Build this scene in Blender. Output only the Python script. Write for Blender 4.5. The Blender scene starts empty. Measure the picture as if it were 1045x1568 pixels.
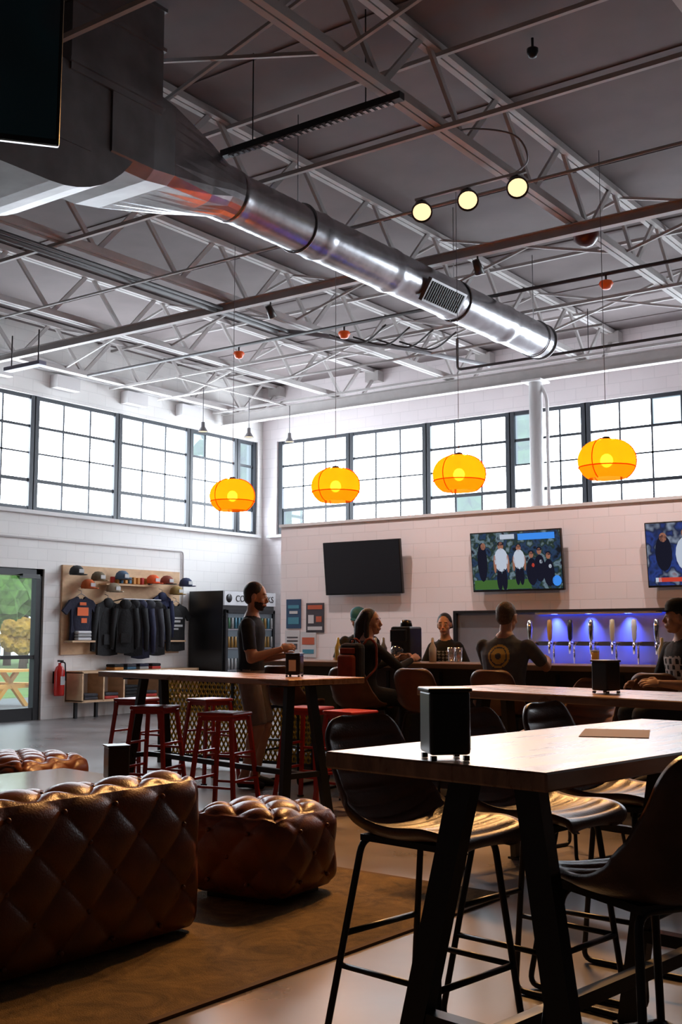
import bpy,bmesh,math,random
from mathutils import Vector as V, Matrix
random.seed(4)
sc=bpy.context.scene
sc.view_settings.view_transform='Standard'
rad=math.radians
# ---------------------------------------------------------------- materials
def mat(name,col,rough=.6,metal=0,var=0,scale=6,bump=0,bscale=40,emit=0,ecol=None,coat=0,spec=.5):
    m=bpy.data.materials.new(name); m.use_nodes=True
    nt=m.node_tree; p=nt.nodes['Principled BSDF']
    p.inputs['Base Color'].default_value=(*col,1)
    p.inputs['Roughness'].default_value=rough; p.inputs['Metallic'].default_value=metal
    p.inputs['Specular IOR Level'].default_value=spec
    if coat: p.inputs['Coat Weight'].default_value=coat; p.inputs['Coat Roughness'].default_value=.15
    if emit:
        p.inputs['Emission Color'].default_value=(*(ecol or col),1); p.inputs['Emission Strength'].default_value=emit
    if var or bump:
        tc=nt.nodes.new('ShaderNodeTexCoord')
    if var:
        n=nt.nodes.new('ShaderNodeTexNoise'); n.inputs['Scale'].default_value=scale; n.inputs['Detail'].default_value=5
        nt.links.new(tc.outputs['Object'],n.inputs['Vector'])
        r=nt.nodes.new('ShaderNodeValToRGB'); r.color_ramp.elements[0].position=.3; r.color_ramp.elements[1].position=.7
        r.color_ramp.elements[0].color=(*[c*(1-var) for c in col],1); r.color_ramp.elements[1].color=(*[min(1,c*(1+var)) for c in col],1)
        nt.links.new(n.outputs['Fac'],r.inputs['Fac']); nt.links.new(r.outputs['Color'],p.inputs['Base Color'])
    if bump:
        n2=nt.nodes.new('ShaderNodeTexNoise'); n2.inputs['Scale'].default_value=bscale; n2.inputs['Detail'].default_value=4
        nt.links.new(tc.outputs['Object'],n2.inputs['Vector'])
        bp=nt.nodes.new('ShaderNodeBump'); bp.inputs['Strength'].default_value=bump; bp.inputs['Distance'].default_value=.02
        nt.links.new(n2.outputs['Fac'],bp.inputs['Height']); nt.links.new(bp.outputs['Normal'],p.inputs['Normal'])
    return m
def emis(name,col,s):
    m=bpy.data.materials.new(name); m.use_nodes=True; nt=m.node_tree; nt.nodes.clear()
    e=nt.nodes.new('ShaderNodeEmission'); o=nt.nodes.new('ShaderNodeOutputMaterial')
    e.inputs[0].default_value=(*col,1); e.inputs[1].default_value=s; nt.links.new(e.outputs[0],o.inputs[0]); return m
def blockmat(name,col,axis):
    m=mat(name,col,.75); nt=m.node_tree; p=nt.nodes['Principled BSDF']
    tc=nt.nodes.new('ShaderNodeTexCoord'); sp=nt.nodes.new('ShaderNodeSeparateXYZ'); cb=nt.nodes.new('ShaderNodeCombineXYZ')
    nt.links.new(tc.outputs['Object'],sp.inputs[0]); nt.links.new(sp.outputs[axis],cb.inputs[0]); nt.links.new(sp.outputs['Z'],cb.inputs[1])
    bk=nt.nodes.new('ShaderNodeTexBrick'); nt.links.new(cb.outputs[0],bk.inputs['Vector'])
    bk.inputs['Scale'].default_value=1; bk.inputs['Brick Width'].default_value=.4; bk.inputs['Row Height'].default_value=.2
    bk.inputs['Mortar Size'].default_value=.005; bk.inputs['Mortar Smooth'].default_value=.4
    bk.inputs['Color1'].default_value=(*col,1); bk.inputs['Color2'].default_value=(*[c*.97 for c in col],1); bk.inputs['Mortar'].default_value=(*[c*.85 for c in col],1)
    nt.links.new(bk.outputs['Color'],p.inputs['Base Color'])
    bp=nt.nodes.new('ShaderNodeBump'); bp.inputs['Strength'].default_value=.25; bp.inputs['Distance'].default_value=.006; bp.invert=True
    nt.links.new(bk.outputs['Fac'],bp.inputs['Height']); nt.links.new(bp.outputs['Normal'],p.inputs['Normal'])
    return m
def woodmat(name,c1,c2,rough=.35,sx=1.5,sy=14):
    m=mat(name,c1,rough); nt=m.node_tree; p=nt.nodes['Principled BSDF']
    tc=nt.nodes.new('ShaderNodeTexCoord'); mp=nt.nodes.new('ShaderNodeMapping'); mp.inputs['Scale'].default_value=(sy,sx,6)
    n=nt.nodes.new('ShaderNodeTexNoise'); n.inputs['Scale'].default_value=1.5; n.inputs['Detail'].default_value=6; n.inputs['Distortion'].default_value=.6
    r=nt.nodes.new('ShaderNodeValToRGB'); r.color_ramp.elements[0].position=.35; r.color_ramp.elements[1].position=.65
    r.color_ramp.elements[0].color=(*c2,1); r.color_ramp.elements[1].color=(*c1,1)
    nt.links.new(tc.outputs['Object'],mp.inputs[0]); nt.links.new(mp.outputs[0],n.inputs['Vector']); nt.links.new(n.outputs['Fac'],r.inputs['Fac']); nt.links.new(r.outputs['Color'],p.inputs['Base Color'])
    rr=nt.nodes.new('ShaderNodeMapRange'); rr.inputs['To Min'].default_value=rough*.75; rr.inputs['To Max'].default_value=rough*1.7
    nt.links.new(n.outputs['Fac'],rr.inputs['Value']); nt.links.new(rr.outputs[0],p.inputs['Roughness'])
    return m
def transmat(name,col,fac,dif=(1,1,1),kind='GLOSSY',em=0,ec=None):
    m=bpy.data.materials.new(name); m.use_nodes=True; nt=m.node_tree; nt.nodes.clear()
    o=nt.nodes.new('ShaderNodeOutputMaterial'); t=nt.nodes.new('ShaderNodeBsdfTransparent'); t.inputs[0].default_value=(*col,1)
    if kind=='GLOSSY':
        g=nt.nodes.new('ShaderNodeBsdfGlossy'); g.inputs['Roughness'].default_value=.05
    else:
        g=nt.nodes.new('ShaderNodeBsdfTranslucent')
    g.inputs[0].default_value=(*dif,1)
    mx=nt.nodes.new('ShaderNodeMixShader'); mx.inputs[0].default_value=fac
    nt.links.new(t.outputs[0],mx.inputs[1]); nt.links.new(g.outputs[0],mx.inputs[2])
    last=mx
    if em:
        e=nt.nodes.new('ShaderNodeEmission'); e.inputs[0].default_value=(*(ec or dif),1); e.inputs[1].default_value=em
        a=nt.nodes.new('ShaderNodeAddShader'); nt.links.new(mx.outputs[0],a.inputs[0]); nt.links.new(e.outputs[0],a.inputs[1]); last=a
    nt.links.new(last.outputs[0],o.inputs[0]); return m
# ---------------------------------------------------------------- builder
class B:
    def __init__(s): s.bm=bmesh.new(); s.m=[]
    def idx(s,m):
        if m not in s.m: s.m.append(m)
        return s.m.index(m)
    def add(s,vs,fs,m,M=None,smooth=False):
        k=s.idx(m); vv=[s.bm.verts.new(M@V(v) if M is not None else V(v)) for v in vs]
        for f in fs:
            try: q=s.bm.faces.new([vv[i] for i in f])
            except Exception: continue
            q.material_index=k; q.smooth=smooth
    def box(s,c,d,m,R=None,bev=0,seg=2):
        if R is None: R=Matrix.Identity(4)
        elif isinstance(R,(int,float)): R=Matrix.Rotation(R,4,'Z')
        M=Matrix.Translation(V(c))@R
        h=[x/2 for x in d]
        if bev<=0:
            vs=[(x*h[0],y*h[1],z*h[2]) for x in(-1,1) for y in(-1,1) for z in(-1,1)]
            s.add(vs,[(0,1,3,2),(4,6,7,5),(0,4,5,1),(2,3,7,6),(0,2,6,4),(1,5,7,3)],m,M)
        else:
            t=bmesh.new(); bmesh.ops.create_cube(t,size=1)
            for v in t.verts: v.co=V((v.co.x*d[0],v.co.y*d[1],v.co.z*d[2]))
            bmesh.ops.bevel(t,geom=t.edges[:],offset=bev,segments=seg,affect='EDGES',profile=.5)
            t.verts.index_update()
            s.add([v.co.copy() for v in t.verts],[[v.index for v in f.verts] for f in t.faces],m,M,smooth=False); t.free()
    def beam(s,a,b,w,h,m,up=(0,0,1)):
        a=V(a);b=V(b);d=b-a;L=d.length;z=d.normalized();u=V(up)
        if abs(z.dot(u))>.98: u=V((0,1,0))
        x=u.cross(z).normalized(); y=z.cross(x)
        R=Matrix((x,y,z)).transposed().to_4x4()
        s.box((a+b)/2,(w,h,L),m,R)
    def tube(s,pts,r,m,n=8,closed=False):
        pts=[V(p) for p in pts]; N=len(pts); vs=[];fs=[]
        pu=None
        for i,p in enumerate(pts):
            if closed: d=(pts[(i+1)%N]-pts[i-1]).normalized()
            else: d=(pts[min(i+1,N-1)]-pts[max(i-1,0)]).normalized()
            if pu is None:
                pu=V((0,0,1)) if abs(d.z)<.9 else V((1,0,0))
            u=(pu-d*pu.dot(d)).normalized(); w=d.cross(u); pu=u
            rr=r[i] if isinstance(r,(list,tuple)) else r
            for k in range(n):
                a=2*math.pi*k/n; vs.append(p+(u*math.cos(a)+w*math.sin(a))*rr)
        for i in range(N if closed else N-1):
            j=(i+1)%N
            for k in range(n): fs.append((i*n+k,i*n+(k+1)%n,j*n+(k+1)%n,j*n+k))
        if not closed: fs.append(tuple(range(n-1,-1,-1))); fs.append(tuple((N-1)*n+k for k in range(n)))
        s.add(vs,fs,m,smooth=True)
    def cone(s,a,b,r1,r2,m,n=14): s.tube([a,b],[r1,r2],m,n)
    def ell(s,c,r,m,R=None,u=16,v=10):
        M=Matrix.Translation(V(c))
        if R is not None: M=M@R
        s.lathe([(math.sin(math.pi*i/v),-math.cos(math.pi*i/v)) for i in range(v+1)],m,n=u,M=M@Matrix.Diagonal((r[0],r[1],r[2],1)))
    def lathe(s,prof,m,c=(0,0,0),n=24,M=None,smooth=True):
        if M is None: M=Matrix.Translation(V(c))
        vs=[];fs=[];rows=[]
        for (r,z) in prof:
            if abs(r)<1e-5: rows.append([len(vs)]); vs.append((0,0,z))
            else:
                rows.append(list(range(len(vs),len(vs)+n)))
                for k in range(n): a=2*math.pi*k/n; vs.append((r*math.cos(a),r*math.sin(a),z))
        for i in range(len(rows)-1):
            A,C=rows[i],rows[i+1]
            for k in range(n):
                k2=(k+1)%n
                if len(A)==1 and len(C)==1: break
                if len(A)==1: fs.append((A[0],C[k2],C[k]))
                elif len(C)==1: fs.append((A[k],A[k2],C[0]))
                else: fs.append((A[k],A[k2],C[k2],C[k]))
        s.add(vs,fs,m,M,smooth)
    def prism(s,out,d,m,M=None):
        n=len(out); vs=[(x,y,-d/2) for x,y in out]+[(x,y,d/2) for x,y in out]
        s.add(vs,[tuple(range(n-1,-1,-1)),tuple(range(n,2*n))]+[(i,(i+1)%n,n+(i+1)%n,n+i) for i in range(n)],m,M)
    def obj(s,name,loc=(0,0,0),rz=0,parent=None,sc_=1):
        me=bpy.data.meshes.new(name); bmesh.ops.recalc_face_normals(s.bm,faces=s.bm.faces[:]) if len(s.bm.faces)<60000 else None
        s.bm.to_mesh(me); s.bm.free()
        for m in s.m: me.materials.append(m)
        o=bpy.data.objects.new(name,me); sc.collection.objects.link(o)
        o.location=loc; o.rotation_euler=(0,0,rz); o.scale=(sc_,)*3
        if parent: o.parent=parent
        return o
def empty(name,loc=(0,0,0),rz=0,s=1):
    o=bpy.data.objects.new(name,None); sc.collection.objects.link(o); o.location=loc; o.rotation_euler=(0,0,rz); o.scale=(s,)*3; o.empty_display_size=.1
    return o
def fil(pts,r=.05,n=5):
    pts=[V(p) for p in pts]; out=[pts[0]]
    for i in range(1,len(pts)-1):
        a=(pts[i-1]-pts[i]); b=(pts[i+1]-pts[i]); q=min(r,a.length*.45,b.length*.45)
        A=pts[i]+a.normalized()*q; C=pts[i]+b.normalized()*q
        for k in range(n+1):
            t=k/n; out.append(A*(1-t)**2+pts[i]*2*t*(1-t)+C*t*t)
    out.append(pts[-1]); return out
def catmull(P,n):
    P=[V(p) if len(p)==3 else V((0,p[0],p[1])) for p in P]; P=[P[0]*2-P[1]]+P+[P[-1]*2-P[-2]]; out=[]
    S=len(P)-3
    for k in range(n+1):
        t=k/n*S; i=min(int(t),S-1); t-=i; a,b,c,d=P[i:i+4]
        out.append(.5*((2*b)+(c-a)*t+(2*a-5*b+4*c-d)*t*t+(3*b-a-3*c+d)*t**3))
    return out
# ---------------------------------------------------------------- shared mats
M_white=mat('white_paint_steel',(.46,.43,.42),.62,0,.06)
M_trim=mat('white_trim_paint',(.7,.68,.68),.6)
M_ceil=mat('roof_deck_paint',(.185,.152,.15),.85,0,.08,2)
M_block_l=blockmat('white_block_left',(.82,.80,.78),'Y')
M_block_b=blockmat('white_block_back',(.86,.79,.80),'X')
M_black=mat('black_steel',(.012,.012,.014),.4,.3)
M_blackp=mat('black_plastic',(.01,.01,.011),.28)
M_sash=mat('dark_window_steel',(.03,.035,.045),.5)
M_wallp=mat('unseen_wall_low_bounce',(.08,.07,.07),.8,0,.05,2)  # for the unseen walls, colour darkened to cut fill light
M_shelfw=mat('white_shelf_back',(.6,.58,.58),.8)
M_red=mat('red_steel',(.40,.02,.012),.35)
M_galv=mat('galvanized_steel',(.40,.40,.42),.27,1,.22,5,.06,20)
M_galvd=mat('galvanized_duct_dull',(.26,.25,.255),.46,1,.2,3,.05,12)
M_wood=woodmat('butcher_block',(.38,.20,.11),(.19,.09,.045),.24)
M_chairl=mat('dark_brown_leather',(.085,.038,.022),.38,0,.3,10,.12,130)
M_chairb=mat('tan_leather',(.13,.055,.024),.4,0,.2,10,.1,110)
M_skin=mat('skin',(.52,.29,.20),.5,0,.06,12)
M_lip=mat('lips',(.40,.14,.11),.45)
M_hairk=mat('dark_hair',(.014,.010,.008),.5,0,.3,60,.4,120)
M_hairb=mat('brown_grey_hair',(.10,.065,.045),.6,0,.3,60,.4,120)
M_eye=mat('eye_white',(.7,.7,.7),.3); M_pup=mat('pupil',(.01,.01,.01),.2)
M_glass=transmat('clear_glass',(.93,.97,.97),.1)
M_paper=mat('napkin_paper',(.7,.68,.65),.8)
# ---------------------------------------------------------------- room shell
WX,BY,CZ=-15.0,17.95,6.5
RX,FY=5.5,-4.0
def shell(name,c,d,m):
    b=B(); b.box(c,d,m); return b.obj(name)
def floormat():
    m=mat('polished_concrete',(.26,.26,.29),.3); nt=m.node_tree; p=nt.nodes['Principled BSDF']
    tc=nt.nodes.new('ShaderNodeTexCoord'); n=nt.nodes.new('ShaderNodeTexNoise'); n.inputs['Scale'].default_value=1.2; n.inputs['Detail'].default_value=8
    nt.links.new(tc.outputs['Object'],n.inputs['Vector'])
    r=nt.nodes.new('ShaderNodeValToRGB'); r.color_ramp.elements[0].color=(.13,.11,.105,1); r.color_ramp.elements[1].color=(.25,.22,.22,1)
    r.color_ramp.elements[0].position=.3; r.color_ramp.elements[1].position=.7
    nt.links.new(n.outputs['Fac'],r.inputs['Fac']); nt.links.new(r.outputs['Color'],p.inputs['Base Color'])
    r2=nt.nodes.new('ShaderNodeMapRange'); r2.inputs['To Min'].default_value=.2; r2.inputs['To Max'].default_value=.4
    nt.links.new(n.outputs['Fac'],r2.inputs['Value']); nt.links.new(r2.outputs[0],p.inputs['Roughness']); return m
shell('floor',((WX+RX)/2,(BY+FY)/2,-.1),(RX-WX+.6,BY-FY+.6,.2),floormat())
b=B(); b.box(((WX+RX)/2,(BY+FY)/2,CZ+.1),(RX-WX+.6,BY-FY+.6,.2),M_ceil)
for y in range(-3,18,2): b.box(((WX+RX)/2,y+.4,CZ-.006),(RX-WX,.03,.012),M_ceil)
b.obj('ceiling')
WB,WT=3.42,5.34
DY0,DY1,DZ=10.3,12.35,2.46
WL0=10.25; WBX=-.2
b=B()
b.box((WX-.15,(FY+DY0)/2,WB/2),(.3,DY0-FY,WB),M_block_l)
b.box((WX-.15,(DY1+BY)/2,WB/2),(.3,BY-DY1,WB),M_block_l)
b.box((WX-.15,(DY0+DY1)/2,(DZ+WB)/2),(.3,DY1-DY0,WB-DZ),M_block_l)
b.box((WX-.15,(FY+BY)/2,(WT+CZ)/2),(.3,BY-FY,CZ-WT),M_block_l)
b.box((WX-.15,17.87,(WB+WT)/2),(.3,.16,WT-WB),M_block_l)
b.box((WX-.15,(FY+WL0)/2,(WB+WT)/2),(.3,WL0-FY,WT-WB),M_block_l)
b.obj('wall_left')
b=B()
b.box(((WX+RX)/2,BY+.15,WB/2),(RX-WX+.6,.3,WB),M_block_b)
b.box(((WX+RX)/2,BY+.15,(WT+CZ)/2),(RX-WX+.6,.3,CZ-WT),M_block_b)
b.box((-14.82,BY+.15,(WB+WT)/2),(.38,.3,WT-WB),M_block_b)
b.box(((WBX+RX)/2,BY+.15,(WB+WT)/2),(RX-WBX,.3,WT-WB),M_block_b)
b.obj('wall_back')
shell('wall_right',(RX+.15,(FY+BY)/2,CZ/2),(.3,BY-FY,CZ),M_wallp)
shell('wall_front',((WX+RX)/2,FY-.15,CZ/2),(RX-WX+.6,.3,CZ),M_wallp)
# windows
WE=18
M_pane=emis('frosted_pane_daylight',(.84,.92,1.0),WE)
M_pane2=emis('frosted_pane_daylight_b',(.78,.89,1.0),WE*.8)
M_clear_haze=transmat('window_clear_glass',(.5,.56,.6),.06,(.75,.88,1),'GLOSSY',.42)  # clear panes with a white haze put in as emission
def window(name,p0,axis,length,cols,clear=()):
    b=B(); H=WT-WB; rows=4
    def P(a,z,t): return (p0[0]+t,p0[1]+a,z) if axis=='Y' else (p0[0]+a,p0[1]+t,z)
    def bx(a,z,da,dz,t,dt,m):
        c=P(a,z,t); d=(dt,da,dz) if axis=='Y' else (da,dt,dz); b.box(c,d,m)
    for a in (0,length): bx(a,(WB+WT)/2,.10,H,0,.12,M_sash)
    for z in (WB+.03,WT-.03): bx(length/2,z,length,.07,0,.1,M_sash)
    bx(length/2,WB+H*.26,length,.06,0,.08,M_sash)
    bx(length/2,WB+H*.73,length,.045,0,.08,M_sash)
    bx(length/2,WB+H*.5,length,.028,0,.05,M_sash)
    for i in range(1,cols): bx(length*i/cols,(WB+WT)/2,.03,H,0,.05,M_sash)
    zs=[WB,WB+H*.26,WB+H*.5,WB+H*.73,WT]
    for i in range(cols):
        for j in range(rows):
            m=M_clear_haze if (i,j) in clear else (M_pane2 if random.random()<.2 else M_pane)
            bx(length*(i+.5)/cols,(zs[j]+zs[j+1])/2,length/cols,zs[j+1]-zs[j],0,.008,m)
    return b.obj(name)
k=1
for y0,y1,c,cl in ((10.25,12.1,3,()),(12.1,13.97,3,()),(13.97,15.82,3,()),(15.82,17.2,3,{(0,3)}),(17.2,17.78,1,{(0,3),(0,2),(0,1)})):
    window('window_%d'%k,(WX-.1,y0+0.04,0),'Y',y1-y0-.08,c,cl); k+=1
xs=[-14.6,-12.82,-11.05,-9.3,-7.85,-6.1,-4.35,-2.6,-.25]
for i in range(len(xs)-1):
    cl={3:{(0,3),(0,2)},4:{(2,3)},2:{(1,0)},0:{(0,0)}}.get(i,set())
    window('window_%d'%k,(xs[i]+.04,BY+.1,0),'X',xs[i+1]-xs[i]-.08,3,cl); k+=1
b=B(); b.box((WX+.05,(WL0+17.8)/2,WB-.04),(.12,17.8-WL0,.06),M_trim); b.obj('trim_1')
b=B(); b.box((-7.5,BY-.05,WB-.04),(14.6,.12,.06),M_trim); b.obj('trim_2')
b=B()
for y in (11.2,12.6,14.2,15.6,17): b.box((WX+.1,y,5.62),(.18,.5,.22),M_trim)
b.box((WX+.07,10,5.86),(.12,15.8,.16),M_trim); b.obj('trim_3')
PY,PH=13.0,2.95
b=B(); b.box(((-10.5+RX)/2,PY+.1,PH/2),(RX+10.5,.2,PH),M_block_b)
b.obj('wall_partition')
b=B(); b.box(((-10.5+RX)/2,PY+.1,PH+.02),(RX+10.54,.26,.04),M_trim); b.obj('trim_4')
# ---------------------------------------------------------------- outside
M_grass=mat('grass',(.10,.19,.03),.9,0,.4,1.5); M_asph=mat('asphalt',(.16,.16,.165),.9,0,.1,2)
b=B(); b.box((-45,10,-.15),(59,90,.1),M_grass); b.box((-18.5,10,-.09),(6.5,50,.04),M_asph); b.obj('ground_outside')
M_leafg=mat('tree_foliage',(.09,.19,.035),.9,0,.5,3); M_leafo=mat('autumn_foliage',(.35,.2,.02),.9,0,.5,3)
M_bark=mat('bark',(.1,.07,.05),.9)
def tree(x,y,h,r,m):
    b=B(); b.cone((0,0,-.1),(0,0,h*.6),.2,.1,M_bark)
    for i in range(26):
        a=random.random()*6.28; q=random.random()*r*.8; z=h*(.42+.5*random.random())
        t=bmesh.new(); bmesh.ops.create_icosphere(t,subdivisions=3,radius=r*(.22+.18*random.random()))
        for v in t.verts: v.co*=1+random.uniform(-.18,.18)
        t.verts.index_update()
        b.add([v.co+V((q*math.cos(a),q*math.sin(a),z)) for v in t.verts],[[v.index for v in f.verts] for f in t.faces],m); t.free()
    b.obj('tree',(x,y,0))
for x,y,h,r,m in ((-19,22.5,7.5,2,M_leafg),(-46,33,7,3.5,M_leafg),(-47,36.5,7,3.4,M_leafg),(-44,31.2,2.2,1.0,M_leafo),(-42,33.5,2.0,1.1,M_leafo),(-48,29,7,3.5,M_leafg),(-11.5,24,7,2.2,M_leafg),(-21,29,8,3,M_leafg),(-50,40,8,4,M_leafg)):
    tree(x,y,h,r,m)
M_yel=mat('yellow_paint',(.6,.28,.03),.5)
b=B(); b.box((0,0,.74),(1.8,.75,.05),M_yel)
for s in (-1,1):
    b.box((0,s*.65,.45),(1.8,.28,.05),M_yel)
    b.beam((s*.6,-.6,0),(s*.6,.25,.72),.06,.1,M_yel); b.beam((s*.6,.6,0),(s*.6,-.25,.72),.06,.1,M_yel); b.box((s*.6,0,.42),(.05,1.5,.09),M_yel)
b.obj('picnic_table',(-19.5,14.6,-.07),.3)
# door
b=B()
yc=(DY0+DY1)/2
for y in (DY0+.05,yc,DY1-.07): b.box((WX-.1,y,DZ/2),(.12,.12 if y!=yc else .2,DZ),M_black)
b.box((WX-.1,yc,DZ-.06),(.12,DY1-DY0,.12),M_black); b.box((WX-.1,yc,.1),(.1,DY1-DY0-.1,.2),M_black)
b.box((WX-.1,yc,1.02),(.1,DY1-DY0-.1,.06),M_black)
b.box((WX-.1,yc,1.25),(.01,DY1-DY0-.1,2.2),M_glass)
b.box((WX+.01,DY1-.3,DZ-.13),(.08,.35,.07),M_blackp)
b.tube(fil([(WX-.03,yc+.14,.9),(WX+.05,yc+.14,.9),(WX+.05,yc+.14,1.25),(WX-.03,yc+.14,1.25)],.03),.012,M_galv)
b.obj('door_1')
# ---------------------------------------------------------------- roof structure
def joist(x):
    b=B(); y0,y1=-3.9,17.9; zb,zt=5.76,6.44
    for s in (-1,1):
        b.box((s*.038,(y0+y1)/2,zt),(.06,y1-y0,.07),M_white)
        b.box((s*.038,(y0+y1-1.2)/2+.0,zb),(.06,y1-y0-1.2,.08),M_white)
    p=1.36; y=7.24-p*9
    while y<17.4:
        if y>y0+.3:
            b.beam((0,y,zb),(0,min(y+p*.46,17.85),zt),.035,.055,M_white)
            b.beam((0,y,zb),(0,y-p*.46,zt),.035,.055,M_white)
        y+=p
    b.beam((0,17.3,zb),(0,17.9,zt-.05),.05,.05,M_white)
    b.box((0,17.85,zt-.1),(.3,.2,.2),M_white)
    b.obj('roof_joist',(x,0,0))
for i in range(-2,7): joist(-2.425*i)
b=B()
for y in (5.2,8.1,13.6,16.3):
    b.box((-4.8,y,5.71),(20.2,.04,.04),M_white); b.box((-4.8,y+.02,6.39),(20.2,.04,.04),M_white)
for y in (6.6,12.2,15.0):
    for i in range(-2,6):
        x0=-2.425*i
        b.beam((x0,y,5.76),(x0-2.425,y,6.42),.03,.03,M_white); b.beam((x0,y+.05,6.42),(x0-2.425,y+.05,5.76),.03,.03,M_white)
b.obj('joist_bridging')
b=B()
for z,w in ((5.70,.09),(5.60,.09)): b.box((-4.8,10.9,z),(20.2,w,.012),M_white)
b.box((-4.8,10.9,5.65),(20.2,.012,.10),M_white); b.obj('steel_beam')
b=B()
for z in (5.70,5.50): b.box((-4.8,16.6,z),(20.2,.14,.015),M_white)
b.box((-4.8,16.6,5.6),(20.2,.012,.2),M_white); b.obj('steel_beam')
b=B(); b.cone((0,0,0),(0,0,5.48),.11,.11,M_trim,20); b.box((0,0,5.48),(.35,.35,.03),M_trim); b.box((0,0,.015),(.4,.4,.03),M_trim)
b.tube(fil([(.2,0,3.1),(.2,0,5.2),(.1,0,5.4)],.1),.03,M_trim); b.obj('steel_column',(-8.1,16.6,0))
# pipes and conduits
M_pipe=mat('dark_pipe',(.05,.043,.045),.5)
M_pipeg=mat('grey_conduit',(.2,.19,.2),.5)
b=B()
b.tube([(-9.95,2,5.66),(-9.95,12.2,5.66)],.045,M_pipe)
b.tube([(-9.82,2,5.65),(-9.82,12.3,5.65)],.025,M_pipe)
b.tube([(-14.0,12.3,5.58),(3.5,12.3,5.58)],.024,M_pipe)
b.tube(fil([(-9.95,12.2,5.66),(-9.5,12.6,5.62),(-9.3,13.2,5.6),(-8.9,13.9,5.6),(-8.4,15.6,5.6)],.3),.035,M_pipeg)
b.obj('sprinkler_pipe')
b=B()
b.tube([(-14.5,14.4,5.6),(-6,14.4,5.6)],.02,M_white)
b.tube([(-13.8,9.4,5.62),(-1,9.4,5.62)],.016,M_white)
b.tube(fil([(-8.0,13.9,5.6),(-8.0,13.9,5.15),(2,13.9,5.15)],.06),.020,M_pipe)
for x in (-6,-4,-2,0): b.tube([(x,13.9,5.15),(x,13.9,5.7)],.006,M_pipe)
b.tube(catmull([(-4.9,8.3,5.75),(-4.75,8.6,5.88),(-4.5,8.9,5.86),(-4.5,9.15,5.72),(-4.8,9.4,5.72)],30),.009,M_pipeg)
for i in range(4):
    y=12.7+i*.3
    b.tube(catmull([(-9.4+i*.2,y,5.62),(-9.0+i*.2,y+.25,5.5),(-8.5+i*.2,y+.1,5.64)],14),.014,M_pipe)
b.obj('conduit')
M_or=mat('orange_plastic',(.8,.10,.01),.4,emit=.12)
def sprink(x,y,z):
    b=B(); b.cone((0,0,.0),(0,0,.1),.012,.012,M_pipe); b.lathe([(0,-.07),(.05,-.06),(.085,0),(.07,.03),(0,.035)],M_or); b.obj('sprinkler_head',(x,y,z))
sprink(-8.85,12.3,5.46);sprink(-10.75,12.3,5.46);sprink(-5.07,12.3,5.46)
M_dome=mat('dark_red_dome',(.10,.015,.01),.3)
b=B(); b.lathe([(0,-.1),(.07,-.08),(.13,-.02),(.14,.03),(.14,.06),(0,.06)],M_dome); b.obj('smoke_detector',(-4.83,11.2,5.64))
b=B(); b.lathe([(0,-.08),(.035,-.07),(.05,-.03),(.05,.0),(.012,.02),(.012,.1)],M_black); b.obj('sprinkler_head',(-4.11,8.49,6.38))
b=B(); b.box((-5.6,7.25,5.62),(1.9,.07,.06),M_black)
for i in range(28): b.box((-6.45+i*.063,7.25,5.585),(.03,.05,.012),M_galv)
for x in (-6.2,-5.0): b.tube([(x,7.25,5.64),(x,7.25,6.46)],.006,M_black)
b.obj('ceiling_track_rail')
# spot lights
M_bulb=emis('warm_bulb',(1,.68,.36),1.55)
M_bulbs=emis('small_warm_bulb',(1,.8,.55),1.5)
M_can=mat('spotlight_can',(.05,.045,.04),.4)
tr=B(); tr.box((-5.1,9.12,5.60),(1.2,.03,.025),M_white); tr.obj('light_track')
for x,y in ((-5.63,9.12),(-5.12,9.12),(-4.6,9.12)):
    b=B(); b.cone((0,0,.05),(0,0,.15),.014,.014,M_can)
    d=V((.42,-.62,-.66)).normalized()
    b.cone(V((0,0,.05))-d*.16,V((0,0,.05))+d*.06,.055,.096,M_can,20)
    q=V((0,0,.05))+d*.055
    Rm=d.to_track_quat('Z','Y').to_matrix().to_4x4()
    b.lathe([(.09,0),(.085,.012),(.05,.02),(0,.024)],M_bulb,M=Matrix.Translation(q)@Rm,n=20)
    b.lathe([(.092,-.01),(.102,-.01),(.102,.03),(.095,.03)],M_can,M=Matrix.Translation(q)@Rm,n=20)
    b.obj('spotlight',(x,y,5.44))
    l=bpy.data.lights.new('spotlight_beam','SPOT'); l.energy=600; l.color=(1,.50,.17); l.spot_size=rad(80); l.spot_blend=.7; l.shadow_soft_size=.08
    lo=bpy.data.objects.new('spotlight_beam',l); sc.collection.objects.link(lo); lo.location=V((x,y,5.44))+d*.3; lo.rotation_euler=V((.15,-.8,-.8)).to_track_quat('-Z','Y').to_euler()
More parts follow.
